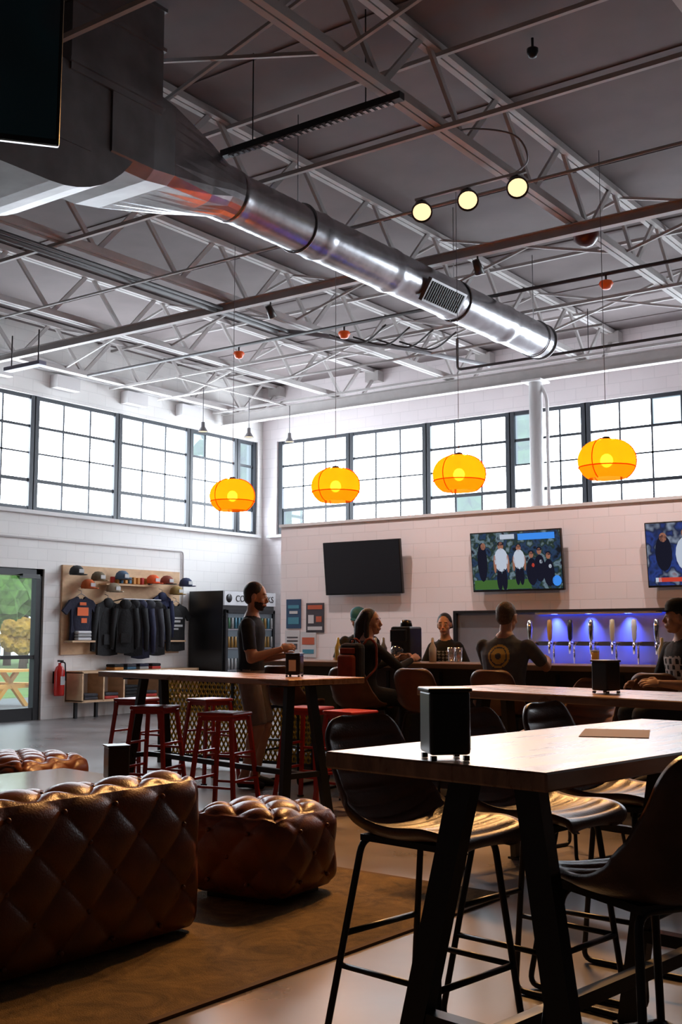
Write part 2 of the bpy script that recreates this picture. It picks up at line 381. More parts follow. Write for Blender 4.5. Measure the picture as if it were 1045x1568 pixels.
# fill spots and their cans, added to brighten the wall behind the bar
for x in (-9.0,-6.0,-3.6,-1.2):
    b=B(); d=V((0,.62,-.78)).normalized(); b.cone((0,0,0),(0,0,.12),.01,.01,M_can); b.cone(-d*.08,d*.08,.04,.055,M_can,16); b.lathe([(.05,0),(0,.01)],M_bulbs,M=Matrix.Translation(d*.082)@d.to_track_quat('Z','Y').to_matrix().to_4x4(),n=16)
    b.obj('added_fill_can',(x,10.9,5.47))
    l=bpy.data.lights.new('added_fill_beam','SPOT'); l.energy=270; l.color=(1,.84,.8); l.spot_size=rad(95); l.spot_blend=.9; l.shadow_soft_size=.1
    lo=bpy.data.objects.new('added_fill_beam',l); sc.collection.objects.link(lo); lo.location=(x,11.05,5.3); lo.rotation_euler=V((0,.5,-.85)).to_track_quat('-Z','Y').to_euler()
for x,y,z in ((-13.3,14.3,4.9),(-13.2,15.4,4.95),(-13.1,16.45,5.0),(-6.9,9.0,5.35)):
    b=B(); b.lathe([(.0,.14),(.03,.14),(.035,.06),(.09,-.03)],M_pipeg,n=18); b.lathe([(.08,-.02),(0,-.03)],M_bulbs,n=18); b.cone((0,0,.14),(0,0,5.66-z),.008,.008,M_pipeg)
    b.obj('spotlight',(x,y,z))
b=B(); b.box((-13.2,15.0,5.68),(.04,2.9,.03),M_white); b.obj('light_track')
b=B()
b.box((0,0,0),(.8,.14,.06),mat('light_fixture_grey',(.2,.2,.28),.5),bev=.01); b.cone((-.3,0,.03),(-.3,0,.5),.01,.01,M_pipe); b.cone((.3,0,.03),(.3,0,.5),.01,.01,M_pipe)
b.obj('strip_light',(-13.2,10.4,5.25),.0)
# ---------------------------------------------------------------- ducts
DX,DZc,DR=-6.6,5.3,.23
b=B()
L0,L1=7.35,13.7
n=int((L1-L0)/.06)
pts=[];rs=[]
for i in range(n+1):
    yy=L0+(L1-L0)*i/n; r=DR+(.003 if i%2 else 0)
    d=((yy-L0)%1.3)
    if d<.07: r+=.012
    pts.append((0,yy,0)); rs.append(r)
b.tube(pts,rs,M_galv,40)
b.tube([(0,L1,0),(0,L1+.02,0)],[DR+.015,DR+.015],M_galvd,40)
Rg=Matrix.Rotation(rad(32),4,'Y')
cg=V((math.cos(rad(32))*(DR+.02),10.8,-math.sin(rad(32))*(DR+.02)))
b.box(cg,(.05,.78,.27),M_galvd,Rg)
for i in range(16): b.box(cg+Rg@V((.028,-.34+i*.045,0)),(.012,.02,.22),M_black,Rg)
for yy in (8.4,11.4,13.5):
    b.tube([(0,yy,DR),(0,yy,1.15)],.005,M_galvd); b.tube([(math.cos(a)*(DR+.012),yy,math.sin(a)*(DR+.012)) for a in [2*math.pi*q/28 for q in range(28)]],.009,M_galvd,6,True)
b.obj('spiral_air_duct',(DX,0,DZc))
b=B()
def loft(b,rings,m,cap=True,smooth=True):
    n=len(rings[0]); vs=[v for r in rings for v in r]; fs=[]
    for i in range(len(rings)-1):
        for k in range(n): fs.append((i*n+k,i*n+(k+1)%n,(i+1)*n+(k+1)%n,(i+1)*n+k))
    if cap: fs+= [tuple(range(n-1,-1,-1)),tuple((len(rings)-1)*n+k for k in range(n))]
    b.add(vs,fs,m,smooth=smooth)
def rectring(c,hx,hz,yy,n=32,p=0.0):
    out=[]
    for k in range(n):
        a=2*math.pi*(k+.5)/n; ca,sa=math.cos(a),math.sin(a)
        mx=max(abs(ca),abs(sa)); q=(ca/mx,sa/mx); e=(ca,sa)
        u=q[0]*(1-p)+e[0]*p; v=q[1]*(1-p)+e[1]*p
        out.append((c[0]+u*hx,yy,c[1]+v*hz))
    return out
b.box((-6.85,5.8,6.01),(1.05,.95,.92),M_galvd)
for z in (5.62,6.1,6.44): b.box((-6.85,5.8,z),(1.09,.99,.03),M_galvd)
loft(b,[rectring((-6.85,5.40),.515,.40,5.75),rectring((-6.85,5.40),.515,.40,6.2),rectring((-6.85,5.4),.5,.36,6.45)],M_galvd,smooth=False)
loft(b,[rectring((-6.85,5.4),.5,.36,6.45),rectring((-6.7,5.34),.34,.3,6.95,p=.4),rectring((DX,DZc),DR+.02,DR+.02,7.2,p=1),rectring((DX,DZc),DR+.02,DR+.02,7.35,p=1)],M_galv,smooth=False)
rings=[]
for i in range(13):
    a=rad(90*i/12)
    R=.62
    cy=5.8+.0-R+R*math.cos(a); cz=5.62-R*math.sin(a)
    nrm=V((0,math.cos(a),-math.sin(a)))
    c=V((-6.85,cy,cz)); h=.36
    rings.append([c+V((-.5,0,0))+nrm*h,c+V((.5,0,0))+nrm*h,c+V((.5,0,0))-nrm*h,c+V((-.5,0,0))-nrm*h])
rings.append([r+V((0,-3.2,0)) for r in rings[-1]])
loft(b,rings,M_galvd,smooth=False)
b.box((-6.85,5.15,5.3),(1.02,.8,.62),M_galvd)
b.box((-6.85,3.9,5.0),(1.06,.03,.8),M_galvd)
b.obj('air_duct_plenum')
# ---------------------------------------------------------------- TVs
def scrmat(name,cols,scale,st):
    m=bpy.data.materials.new(name); m.use_nodes=True; nt=m.node_tree; p=nt.nodes['Principled BSDF']
    p.inputs['Base Color'].default_value=(.01,.01,.01,1); p.inputs['Roughness'].default_value=.15
    tc=nt.nodes.new('ShaderNodeTexCoord'); n=nt.nodes.new('ShaderNodeTexNoise'); n.inputs['Scale'].default_value=scale; n.inputs['Detail'].default_value=2
    r=nt.nodes.new('ShaderNodeValToRGB'); cr=r.color_ramp
    cr.elements[0].position=.3; cr.elements[0].color=(*cols[0],1); cr.elements[1].position=.75; cr.elements[1].color=(*cols[-1],1)
    for i,c in enumerate(cols[1:-1]): e=cr.elements.new(.3+.45*(i+1)/(len(cols)-1)); e.color=(*c,1)
    nt.links.new(tc.outputs['Object'],n.inputs['Vector']); nt.links.new(n.outputs['Fac'],r.inputs['Fac']); nt.links.new(r.outputs['Color'],p.inputs['Emission Color'])
    p.inputs['Emission Strength'].default_value=st; return m
S_off=mat('tv_screen_dark',(.012,.013,.018),.12,coat=.5)
S_a=scrmat('tv_picture_crowd',[(.004,.008,.014),(.02,.05,.12),(.012,.03,.015),(.16,.24,.3),(.01,.01,.02)],9,.8)
S_b=scrmat('tv_picture_blue',[(.008,.01,.04),(.02,.05,.25),(.01,.02,.06),(.25,.3,.4),(.2,.06,.05)],6,.8)
E_w=emis('tv_white',(.45,.5,.6),1);E_sk=emis('tv_skin',(.28,.12,.08),1);E_g=emis('tv_green',(.05,.12,.03),1);E_k=emis('tv_dark',(.01,.01,.02),1);E_bl=emis('tv_blue',(.05,.25,.8),1);E_or=emis('tv_red',(.5,.05,.03),1)
def tv(name,loc,rz,tilt,w,h,screen,deco=None):
    b=B(); R=Matrix.Rotation(tilt,4,'X')
    b.box((0,0,0),(w,.05,h),M_blackp,R,bev=.008)
    b.box(R@V((0,-.0265,.005)),(w-.03,.004,h-.04),screen,R)
    b.box(R@V((0,-.028,-h/2+.012)),(w-.02,.006,.018),M_blackp,R)
    b.box((0,.06,0),(.4,.09,.3),M_black); 
    if deco:
        for (x,z,ww,hh,m,sh) in deco:
            if sh=='e': b.lathe([(1,-.001),(1,.001),(0,.001)],m,M=R@Matrix.Translation((x,-.031,z))@Matrix.Rotation(rad(90),4,'X')@Matrix.Diagonal((ww/2,hh/2,1,1)),n=16)
            else: b.box(R@V((x,-.030,z)),(ww,.003,hh),m,R)
    return b.obj(name,loc,rz)
deco=[(-.2,-.29,.8,.12,E_g,'b')]
for x,s in ((-.2,1.15),(.05,.95)):
    deco+=[(x,0.02,.17*s,.26*s,E_w,'e'),(x-.08*s,-.03,.035*s,.2*s,E_sk,'e'),(x+.08*s,-.03,.035*s,.2*s,E_sk,'e'),(x,.17*s,.07*s,.09*s,E_sk,'e'),(x,.195*s,.075*s,.05*s,E_k,'e'),(x-.03*s,-.2*s,.07*s,.24*s,E_k,'e'),(x+.03*s,-.2*s,.07*s,.24*s,E_k,'e')]
for x,z in ((.22,.0),(.33,.04),(.45,-.02)): deco+=[(x,-.14+z,.15,.34,E_k,'e'),(x,.07+z,.06,.08,E_sk,'e'),(x,.1+z,.07,.05,E_k,'e'),(x+.02,-.06+z,.04,.05,E_or if x<.3 else E_w,'e')]
deco+=[(.55,-.26,.12,.13,E_bl,'e'),(-.47,-.0,.14,.5,E_k,'e'),(-.45,.2,.07,.09,E_sk,'e'),(.3,.3,.5,.08,E_bl,'b'),(-.1,.31,.2,.06,E_w,'b')]
TZ=2.3
tv('television',(-8.94,PY-.14,TZ),0,rad(6),1.29,.74,S_off)
tv('television',(-6.58,PY-.14,TZ),0,rad(6),1.27,.76,S_a,deco)
tv('television',(-4.25,PY-.14,TZ),0,rad(6),1.27,.76,S_b,[(-.42,.02,.2,.42,E_k,'e'),(-.42,.2,.09,.11,E_sk,'e'),(-.15,.0,.26,.4,E_w,'e'),(-.15,.24,.1,.12,E_sk,'e'),(-.3,-.29,.4,.05,E_or,'b'),(-.5,-.29,.07,.05,E_w,'b'),(.2,0,.3,.5,E_k,'e')])
S_c=scrmat('tv_picture_dim',[(.0005,.0005,.0005),(.001,.004,.005),(.006,.001,.001)],1.2,.5)
b=B(); b.cone((0,.06,.3),(0,.06,3.0),.025,.025,M_black); 
tvo=tv('television',(-3.76,2.27,3.65),rad(52),rad(14),1.3,.76,S_c)
b.obj('television_pole_mount',(-3.80,2.30,3.39))
# ---------------------------------------------------------------- posters, merch wall
def poster(loc,w,h,c,marks):
    b=B(); b.box((0,0,0),(w,.008,h),c)
    for x,z,ww,hh,m in marks: b.box((x,-.006,z),(ww,.003,hh),m)
    b.obj('poster',loc)
P_w=mat('paper_white',(.6,.6,.62),.7);P_b=mat('poster_navy',(.02,.06,.14),.6);P_d=mat('poster_dark',(.05,.04,.05),.6);P_o=mat('poster_orange',(.5,.10,.04),.6);P_c=mat('poster_cyan',(.06,.25,.35),.6)
poster((-10.25,PY-.01,1.68),.27,.42,P_b,[(0,.1,.2,.05,P_c),(0,.02,.15,.04,P_w),(0,-.1,.2,.1,P_c)])
poster((-9.86,PY-.01,1.62),.32,.42,P_d,[(0,.15,.26,.06,P_o),(-.07,-.02,.1,.12,P_w),(.07,-.02,.1,.08,P_o),(0,-.15,.26,.05,P_w)])
poster((-10.27,PY-.01,1.26),.27,.36,P_w,[(0,.08,.2,.02,P_d),(0,.03,.2,.02,P_d),(0,-.05,.18,.08,P_d)])
poster((-9.98,PY-.01,1.24),.28,.36,P_w,[(0,.05,.22,.1,P_o),(0,-.1,.2,.06,P_c)])
M_ply=woodmat('plywood',(.66,.44,.26),(.54,.34,.2),.6,3,3)
b=B(); b.box((0,0,0),(.04,2.8,1.5),M_ply)
b.box((.12,0,.45),(.2,1.2,.025),M_ply)
b.box((.14,-1.1,-.53),(.22,.5,.03),M_ply); b.box((.14,1.1,-.53),(.22,.5,.03),M_ply)
b.obj('merchandise_display_board',(WX+.022,14.1,1.8))
def garment(b,o,w,h,d,m,longs,rz=0):
    T=Matrix.Translation(V(o))@Matrix.Rotation(rz,4,'Z')
    q=[(-.08,0),(-.13,-.02),(-w*.42,-.06)]
    if longs: q+=[(-w*.52,-.2),(-w*.60,-h*.6),(-w*.60,-h*.93),(-w*.47,-h*.94),(-w*.42,-h*.6),(-w*.37,-.32)]
    else: q+=[(-w*.68,-.24),(-w*.52,-.31),(-w*.38,-.2)]
    q+=[(-w*.36,-h*.6),(-w*.38,-h),(-w*.1,-h-.02)]
    full=q+[(-x,y_) for x,y_ in reversed(q)]+[(.05,-.04),(-.05,-.04)]
    b.prism(full,d*.5,m,T@Matrix(((0,0,1,0),(1,0,0,0),(0,1,0,0),(0,0,0,1))))
    b.ell(T@V((0,0,-h*.5)),(d*.55,w*.36,h*.46),m,Matrix.Rotation(rz,4,'Z'))
    if longs:
        b.ell(T@V((.01,0,-.03)),(.06,.11,.09),m,Matrix.Rotation(rz,4,'Z'))
        for s in (-1,1): b.tube([T@V((0,s*w*.42,-.1)),T@V((.01,s*w*.52,-h*.5)),T@V((0,s*w*.53,-h*.9))],[.06,.055,.04],m,10)
        b.box(T@V((d*.52,0,-h*.72)),(.03,w*.42,h*.2),m,Matrix.Rotation(rz,4,'Z'),bev=.012)
def cloth(name,y,z,col,w=.5,h=.68,longs=False,graphic=None,d=.09,off=.1):
    b=B(); m=mat('fabric_'+name,col,.9,0,.15,20,.3,25)
    garment(b,(0,0,0),w,h,d,m,longs)
    b.tube(fil([(0,-.2,-.05),(0,0,.06),(0,.2,-.05)],.04),.006,M_galvd)
    b.tube([(0,0,.05),(0,0,.1),(-off+.02,0,.12)],.005,M_galvd)
    if graphic:
        for (gy,gz,gw_,gh) in graphic[1]: b.box((d*.56,gy,gz),(.008,gw_,gh),graphic[0])
    b.obj(name,(WX+.05+off,y,z))
gw=mat('print_white',(.5,.5,.5),.8); go=mat('print_orange',(.75,.12,.02),.7)
cloth('t_shirt',13.02,2.02,(.012,.012,.03),.6,.75,False,(go,[(0,-.25,.24,.14),(0,-.12,.14,.05),(.03,-.4,.12,.08)]))
cloth('hoodie',13.62,1.96,(.015,.015,.017),.6,.92,True)
cloth('hoodie',14.93,2.1,(.015,.02,.06),.5,.85,True,(go,[(0,-.28,.15,.08)]))
cloth('t_shirt',15.3,1.95,(.012,.012,.013),.6,.85,False,(gw,[(0,-.26,.26,.03),(-.03,-.32,.2,.04),(.02,-.40,.22,.04),(-.04,-.46,.12,.03)]))
b=B(); b.tube(fil([(0,-.48,-.05),(.3,-.48,0),(.3,.48,0),(0,.48,-.05)],.05),.012,M_galvd)
fk=[mat('rack_fabric_%d'%i,c,.9,0,.2,15,.3,30) for i,c in enumerate([(.012,.012,.013),(.04,.04,.05),(.02,.022,.05),(.008,.008,.01)])]
for i in range(5):
    y=-.38+i*.19; m=fk[(i*3)%4]
    garment(b,(.27+.02*(i%2),y,-.06),.42,.86+.05*(i%3),.10,m,True,rad(-35+random.uniform(-10,10)))
    b.tube([(.3,y,.015),(.28,y,-.06)],.005,M_galvd)
b.obj('clothes_rack',(WX+.05,14.25,2.0))
def cap(y,z,c,c2=None,x=.2):
    b=B(); m=mat('cap_fabric',c,.85,0,.1,20); m2=mat('cap_brim',c2 or c,.85)
    b.lathe([(.12,-.0),(.125,.05),(.105,.11),(.06,.15),(0,.16)],m,n=18)
    b.prism([(.0,-.09),(.11,-.1),(.2,-.06),(.23,0),(.2,.06),(.11,.1),(0,.09)],.014,m2)
    b.box((.12,0,.06),(.014,.1,.06),gw); b.tube([(-.1,0,.03),(-x,0,.03)],.006,M_galvd)
    b.obj('baseball_cap',(WX+.05+x,y,z))
for y,z,c,c2 in ((12.82,2.38,(.03,.03,.03),None),(13.3,2.3,(.12,.09,.05),(.3,.2,.1)),(13.85,2.34,(.06,.10,.16),(.1,.05,.03)),(14.6,2.3,(.75,.10,.02),(.6,.08,.02)),(14.95,2.3,(.2,.04,.02),(.02,.02,.02)),(15.45,2.28,(.02,.03,.08),None),(13.08,2.16,(.5,.10,.02),None),(13.65,2.12,(.3,.25,.18),None),(15.2,2.12,(.3,.2,.06),None)):
    cap(y,z,c,c2)
b=B()
cols=[mat('small_merch_%d'%i,c,.7) for i,c in enumerate([(.5,.2,.03),(.04,.12,.2),(.3,.3,.3),(.45,.03,.02)])]
for i in range(10): b.box((.12,-.45+i*.1,.07),(.07,.06,.10+.03*random.random()),random.choice(cols),bev=.01)
b.obj('merchandise_shelf_items',(WX+.05,14.15,2.265))
b=B(); Wc=2.8
b.box((.2,0,.76),(.42,Wc,.035),M_ply); b.box((.2,0,.28),(.42,Wc,.035),M_ply); b.box((.01,0,.52),(.02,Wc,.48),M_shelfw)
for i in range(7): b.box((.2,-Wc/2+.015+i*(Wc-.03)/6,.52),(.42,.03,.48),M_ply)
for i in range(7): b.box((.2,-Wc/2+.05+i*(Wc-.1)/6,.13),(.05,.05,.27),M_black)
for i in range(6):
    for j in range(random.choice((2,3,4))):
        b.box((.22,-Wc/2+.25+i*.46,.325+j*.055),(.28,.3,.05),random.choice(cols+fk),bev=.015)
b.obj('cubby_shelf',(WX+.01,14.25,0))
b=B(); 
for i in range(4): b.box((0,i*.3-.45,0),(.22,.22,.05),cols[i%4],bev=.015); b.box((0,i*.3-.45,.05),(.22,.22,.05),fk[i%4],bev=.015)
b.obj('folded_shirts',(WX+.22,14.2,.803))
b=B(); 
for j in range(3): b.box((0,0,j*.055),(.2,.3,.05),(P_w,cols[2])[j%2],bev=.018)
b.obj('folded_shirts',(WX+.17,13.02,1.312))
M_ext=mat('extinguisher_red',(.6,.02,.015),.25)
b=B(); b.lathe([(0,0),(.08,0),(.085,.03),(.085,.4),(.06,.47),(.025,.5),(.025,.54),(0,.54)],M_ext,n=20); b.box((.02,0,.57),(.12,.03,.03),M_black); b.tube(fil([(.02,0,.55),(.1,.03,.55),(.12,.03,.25)],.05),.012,M_black); b.box((.086,0,.25),(.004,.09,.14),P_w)
b.box((-.1,0,.3),(.02,.1,.2),M_black); b.obj('fire_extinguisher',(WX+.12,12.62,.38))
b=B(); b.tube(fil([(0,-9,0),(0,3,0),(0,3,-1.0)],.08),.018,M_trim); b.obj('wall_conduit',(WX+.03,12.6,2.95))
# ---------------------------------------------------------------- fridge
M_fgl=mat('fridge_interior',(.10,.13,.15),.4)
b=B(); w,dp,h=1.5,.85,2.2
b.box((0,0,h/2+.02),(dp,w,h-.04),M_blackp,bev=.012)
b.box((dp/2+.02,0,h-.14),(.04,w-.02,.26),P_w)
b.box((dp/2+.005,-.36,.98),(.03,.62,1.6),M_fgl); b.box((dp/2+.005,.36,.98),(.03,.62,1.6),M_fgl)
for s in (-1,1):
    for q in (-1,1): b.box((dp/2+.03,s*.36+q*.325,.98),(.05,.06,1.72),M_black)
    for z in (.15,1.82): b.box((dp/2+.03,s*.36,z),(.05,.7,.07),M_black)
    b.box((dp/2+.07,s*.07,1.1),(.03,.025,.6),M_galv)
cc=[mat('bottle_%d'%i,c,.3) for i,c in enumerate([(.3,.3,.3),(.06,.18,.25),(.3,.16,.03),(.03,.12,.05)])]
for z in (.35,.75,1.15,1.5):
    b.box((dp/2+.03,0,z-.02),(.02,1.3,.015),M_galv)
    for i in range(14): b.cone((dp/2+.04,-.62+i*.095,z),(dp/2+.04,-.62+i*.095,z+.2),.03,.022,random.choice(cc),8)
fr=b.obj('beverage_refrigerator',(WX+.46,16.52,0))
def text(parent,s,loc,rot,size,m):
    c=bpy.data.curves.new('lettering','FONT'); c.body=s; c.size=size; c.extrude=.003; c.align_x='CENTER'; c.materials.append(m)
    o=bpy.data.objects.new('lettering',c); sc.collection.objects.link(o); o.location=loc; o.rotation_euler=rot; o.parent=parent
text(fr,'COLD DRINKS',(dp/2+.045,.12,h-.2),(rad(90),0,rad(90)),.17,M_black)
b=B(); b.lathe([(0,0),(1,0),(1,1),(0,1)],M_black,M=Matrix.Translation((dp/2+.04,-.62,h-.14))@Matrix.Rotation(rad(90),4,'Y')@Matrix.Diagonal((.08,.08,.006,1))); b.obj('logo_disc',parent=fr)
# ---------------------------------------------------------------- bar
M_barf=mat('bar_front_dark',(.05,.035,.028),.5,0,.2,4); M_steel=mat('stainless',(.5,.5,.53),.36,1,.1,3); M_steelb=mat('brushed_stainless_panel',(.30,.30,.33),.45,.7,.12,2)
b=B(); BX0,BX1=-7.6,3.0
b.box(((BX0+BX1)/2,9.42,1.085),(BX1-BX0,.66,.05),woodmat('bar_top_wood',(.36,.22,.13),(.24,.14,.08),.3,14,1.5),bev=.008)
b.box(((BX0+BX1)/2,9.5,.53),(BX1-BX0-.1,.3,1.06),M_barf)
for i in range(18): b.box((BX0+.2+i*.6,9.345,.55),(.03,.012,.95),M_black)
b.tube([(BX0+.1,9.2,.2),(BX1-.1,9.2,.2)],.025,M_steel)
for i in range(7): b.tube([(BX0+.4+i*1.6,9.2,.2),(BX0+.4+i*1.6,9.36,.2)],.015,M_steel)
b.obj('bar_counter')
b=B(); TX0=-7.53; PF=PY-.005
b.box(((TX0+RX)/2,PF-.012,1.2),(RX-TX0-.02,.024,.92),M_steelb)
b.box(((TX0+RX)/2,PF-.28,.9),(RX-TX0-.02,.56,.04),M_steel); b.box(((TX0+RX)/2,PF-.26,.44),(RX-TX0-.05,.5,.88),M_barf)
b.box(((TX0+RX)/2,PF-.06,1.67),(RX-TX0-.02,.12,.03),M_black)
b.box((TX0,PF-.03,1.25),(.05,.06,.85),M_black)
b.obj('back_bar_counter')
M_chrome=mat('chrome',(.75,.72,.7),.15,1)
hc=[mat('tap_handle_%d'%i,c,.35) for i,c in enumerate([(.7,.7,.7),(.5,.25,.05),(.02,.02,.02),(.4,.05,.03),(.6,.5,.3)])]
b=B(); b.box((0,0,0),(3.4,.05,.05),M_chrome)
for i in range(13):
    x=-1.6+i*.267
    b.cone((x,0,0),(x,-.12,0),.026,.022,M_chrome,12); b.cone((x,-.12,.03),(x,-.13,-.12),.02,.013,M_chrome,10); b.cone((x,0,0),(x,0,-.28),.014,.014,M_chrome,8)
    b.lathe([(.012,.03),(.026,.06),(.034,.2),(.026,.28),(0,.29)],hc[i%5] if i%3 else M_chrome,c=(x,-.11,0),n=12)
b.box((0,-.12,-.28),(3.4,.18,.03),M_steel)
b.obj('beer_tap_row',(-4.75,PY-.16,1.27))
M_blue=emis('blue_led',(.03,.07,1),9)
b=B(); b.box((0,0,0),(1.6,.02,.012),M_blue); b.box((0,-.015,0),(1.62,.01,.03),M_steel); b.obj('led_strip',(-5.55,PY-.08,1.64))
for x in (-6.1,-5.65,-5.15):
    l=bpy.data.lights.new('blue_wash','AREA'); l.shape='RECTANGLE'; l.size=.08; l.size_y=.04; l.energy=14; l.color=(.05,.09,1); l.spread=rad(80)
    lo=bpy.data.objects.new('blue_wash',l); sc.collection.objects.link(lo); lo.location=(x,PY-.10,1.63); lo.rotation_euler=V((0,.15,-.98)).to_track_quat('-Z','Y').to_euler()
M_beer=mat('beer_amber',(.55,.22,.03),.15,emit=.1); M_foam=mat('foam',(.8,.75,.65),.8); M_gl2=transmat('drinking_glass',(.92,.94,.95),.2)
def beer(x,y,z):
    b=B(); b.lathe([(0,0),(.028,0),(.036,.11),(0,.11)],M_beer,n=16); b.lathe([(0,.11),(.036,.11),(.037,.125),(0,.13)],M_foam,n=16); b.lathe([(.032,0),(.042,.15)],M_gl2,n=16); b.obj('beer_glass',(x,y,z))
beer(-4.0,9.25,1.112); beer(-6.75,9.35,1.112); beer(-4.78,9.2,1.112)
b=B(); b.box((0,0,.17),(.22,.24,.34),M_blackp,bev=.02); b.box((0,-.13,.25),(.18,.06,.12),M_blackp,bev=.01); b.lathe([(0,.0),(.06,0),(.07,.1),(.04,.14),(0,.14)],M_gl2,c=(0,-.16,.02)); b.lathe([(0,.34),(.06,.34),(.05,.4),(0,.41)],M_blackp)
b.obj('coffee_maker',(-6.05,9.45,1.112))
for x,y,c in ((-6.45,9.5,(.5,.5,.5)),(-6.3,9.42,(.3,.3,.32)),(-5.75,9.45,(.6,.6,.62)),(-3.5,9.5,(.6,.55,.4)),(-6.95,9.55,(.5,.4,.1))):
    b=B(); m=mat('bottle_glass',c,.2); b.lathe([(0,0),(.035,0),(.037,.13),(.015,.18),(.013,.23),(0,.235)],m,n=14); b.obj('bottle',(x,y,1.112))
for x in (-6.65,-6.55,-5.6,-5.52):
    b=B(); b.lathe([(0,.003),(.03,.0),(.038,.14),(.034,.14),(.027,.008),(0,.008)],M_gl2,n=16); b.obj('pint_glass',(x,9.55,1.112))
# ---------------------------------------------------------------- pendants
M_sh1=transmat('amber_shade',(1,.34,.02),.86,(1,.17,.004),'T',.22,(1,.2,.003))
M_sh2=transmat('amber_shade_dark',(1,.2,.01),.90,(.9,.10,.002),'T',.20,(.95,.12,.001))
M_pb=emis('pendant_bulb',(1,.95,.5),40)
def pendant(x,y,z):
    b=B()
    R,H=.25,.19
    def pet(a0,a1,t0,t1,off,m,dz=0):
        vs=[];fs=[];nu,nv=int(8+40*(a1-a0)/6.3),16
        for i in range(nu+1):
            a=a0+(a1-a0)*i/nu
            for j in range(nv+1):
                t=t0+(t1-t0)*j/nv; r=(R+off)*math.sin(t)**.8 if t>0 else 0
                vs.append((r*math.cos(a),r*math.sin(a),(H+off)*math.cos(t)+dz))
        for i in range(nu):
            for j in range(nv): q=i*(nv+1)+j; fs.append((q,q+1,q+nv+2,q+nv+1))
        b.add(vs,fs,m,smooth=True)
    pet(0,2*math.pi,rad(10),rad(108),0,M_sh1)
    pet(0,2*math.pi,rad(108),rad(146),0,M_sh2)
    for a in (.4,2.5,4.6): b.tube([((R+.004)*math.sin(t)**.8*math.cos(a),(R+.004)*math.sin(t)**.8*math.sin(a),(H+.004)*math.cos(t)) for t in [rad(12+134*q/24) for q in range(25)]],.004,M_sh2,6)
    b.tube([((R+.003)*math.sin(rad(108))**.8*math.cos(a),(R+.003)*math.sin(rad(108))**.8*math.sin(a),H*math.cos(rad(108))) for a in [2*math.pi*q/40 for q in range(40)]],.005,M_sh2,6,True)
    b.ell((0,0,-.0),(.055,.055,.06),M_pb); b.cone((0,0,.06),(0,0,.15),.02,.02,M_black); b.lathe([(0,.18),(.05,.18),(.03,.21),(0,.21)],M_pipeg,n=14)
    b.tube([(0,0,.18),(0,0,5.7-z)],.003,M_pipeg)
    b.obj('pendant_lamp',(x,y,z))
    l=bpy.data.lights.new('pendant_glow','POINT'); l.energy=16; l.color=(1,.5,.14); l.shadow_soft_size=.06
    lo=bpy.data.objects.new('pendant_glow',l); sc.collection.objects.link(lo); lo.location=(x,y,z-.21)
for x in (-3.87,-5.35,-6.8,-8.2): pendant(x,9.3,2.88)
# ---------------------------------------------------------------- tables
def aframe_table(name,loc,rz,w,L,z=1.05,inset=.28,sb=.31,st=.1,lw=.075):
    b=B()
    b.box((0,0,z-.0225),(w,L,.045),M_wood,bev=.005,seg=1)
    for s in (-1,1):
        y=s*(L/2-inset)
        b.box((0,y,z-.055),(w*.72,.1,.02),M_black)
        for q in (-1,1):
            b.beam((q*st,y-s*.02,z-.05),(q*sb,y+s*.06,.0),lw,.045,M_black,up=(0,1,0))
        zz=.33; f=(z-.05-zz)/(z-.05); xx=st+(sb-st)*f
        b.beam((-xx,y+s*.04*f,zz),(xx,y+s*.04*f,zz),.05,.04,M_black)
        for q in (-1,1): b.box((q*sb,y+s*.06,.006),(.09,.08,.012),M_black)
    b.beam((0,-(L/2-inset),.33),(0,(L/2-inset),.33),.04,.04,M_black)
    return b.obj(name,loc,rz)
aframe_table('high_top_table',(-1.40,3.30,0),rad(-8),.71,1.7)
aframe_table('high_top_table',(-6.32,7.05,0),rad(90-12),.75,2.65,sb=.22,inset=.3)
aframe_table('high_top_table',(-2.45,5.95,0),rad(90-15),.75,2.4,sb=.26)
def napkin(loc,rz,s=1):
    b=B(); w,d,h=.115,.105,.17
    b.box((0,0,h/2+.008),(w,d,h-.012),M_blackp,bev=.008)
    b.box((0,-d/2+.001,h/2),(w*.78,.008,h*.72),M_blackp,bev=.002)
    b.box((0,-d/2-.002,h/2),(w*.5,.006,h*.5),M_paper)
    b.box((w/2-.001,0,h/2+.01),(.006,d*.75,h*.7),mat('smoked_panel',(.05,.05,.05),.12))
    b.box((0,0,h+.004),(w+.008,d+.008,.01),M_blackp,bev=.003)
    for x in (-1,1):
        for y in (-1,1): b.box((x*w*.42,y*d*.4,.006),(.014,.014,.012),M_blackp)
    b.obj('napkin_dispenser',loc,rz,sc_=s)
napkin((-1.505,2.53,1.051),rad(135)); napkin((-2.5,5.92,1.051),rad(160)); napkin((-5.45,6.92,1.051),rad(20))
b=B(); b.box((0,0,0),(.21,.3,.002),mat('kraft_menu',(.32,.19,.11),.8)); b.obj('paper_menu',(-1.45,3.5,1.0515),.35)
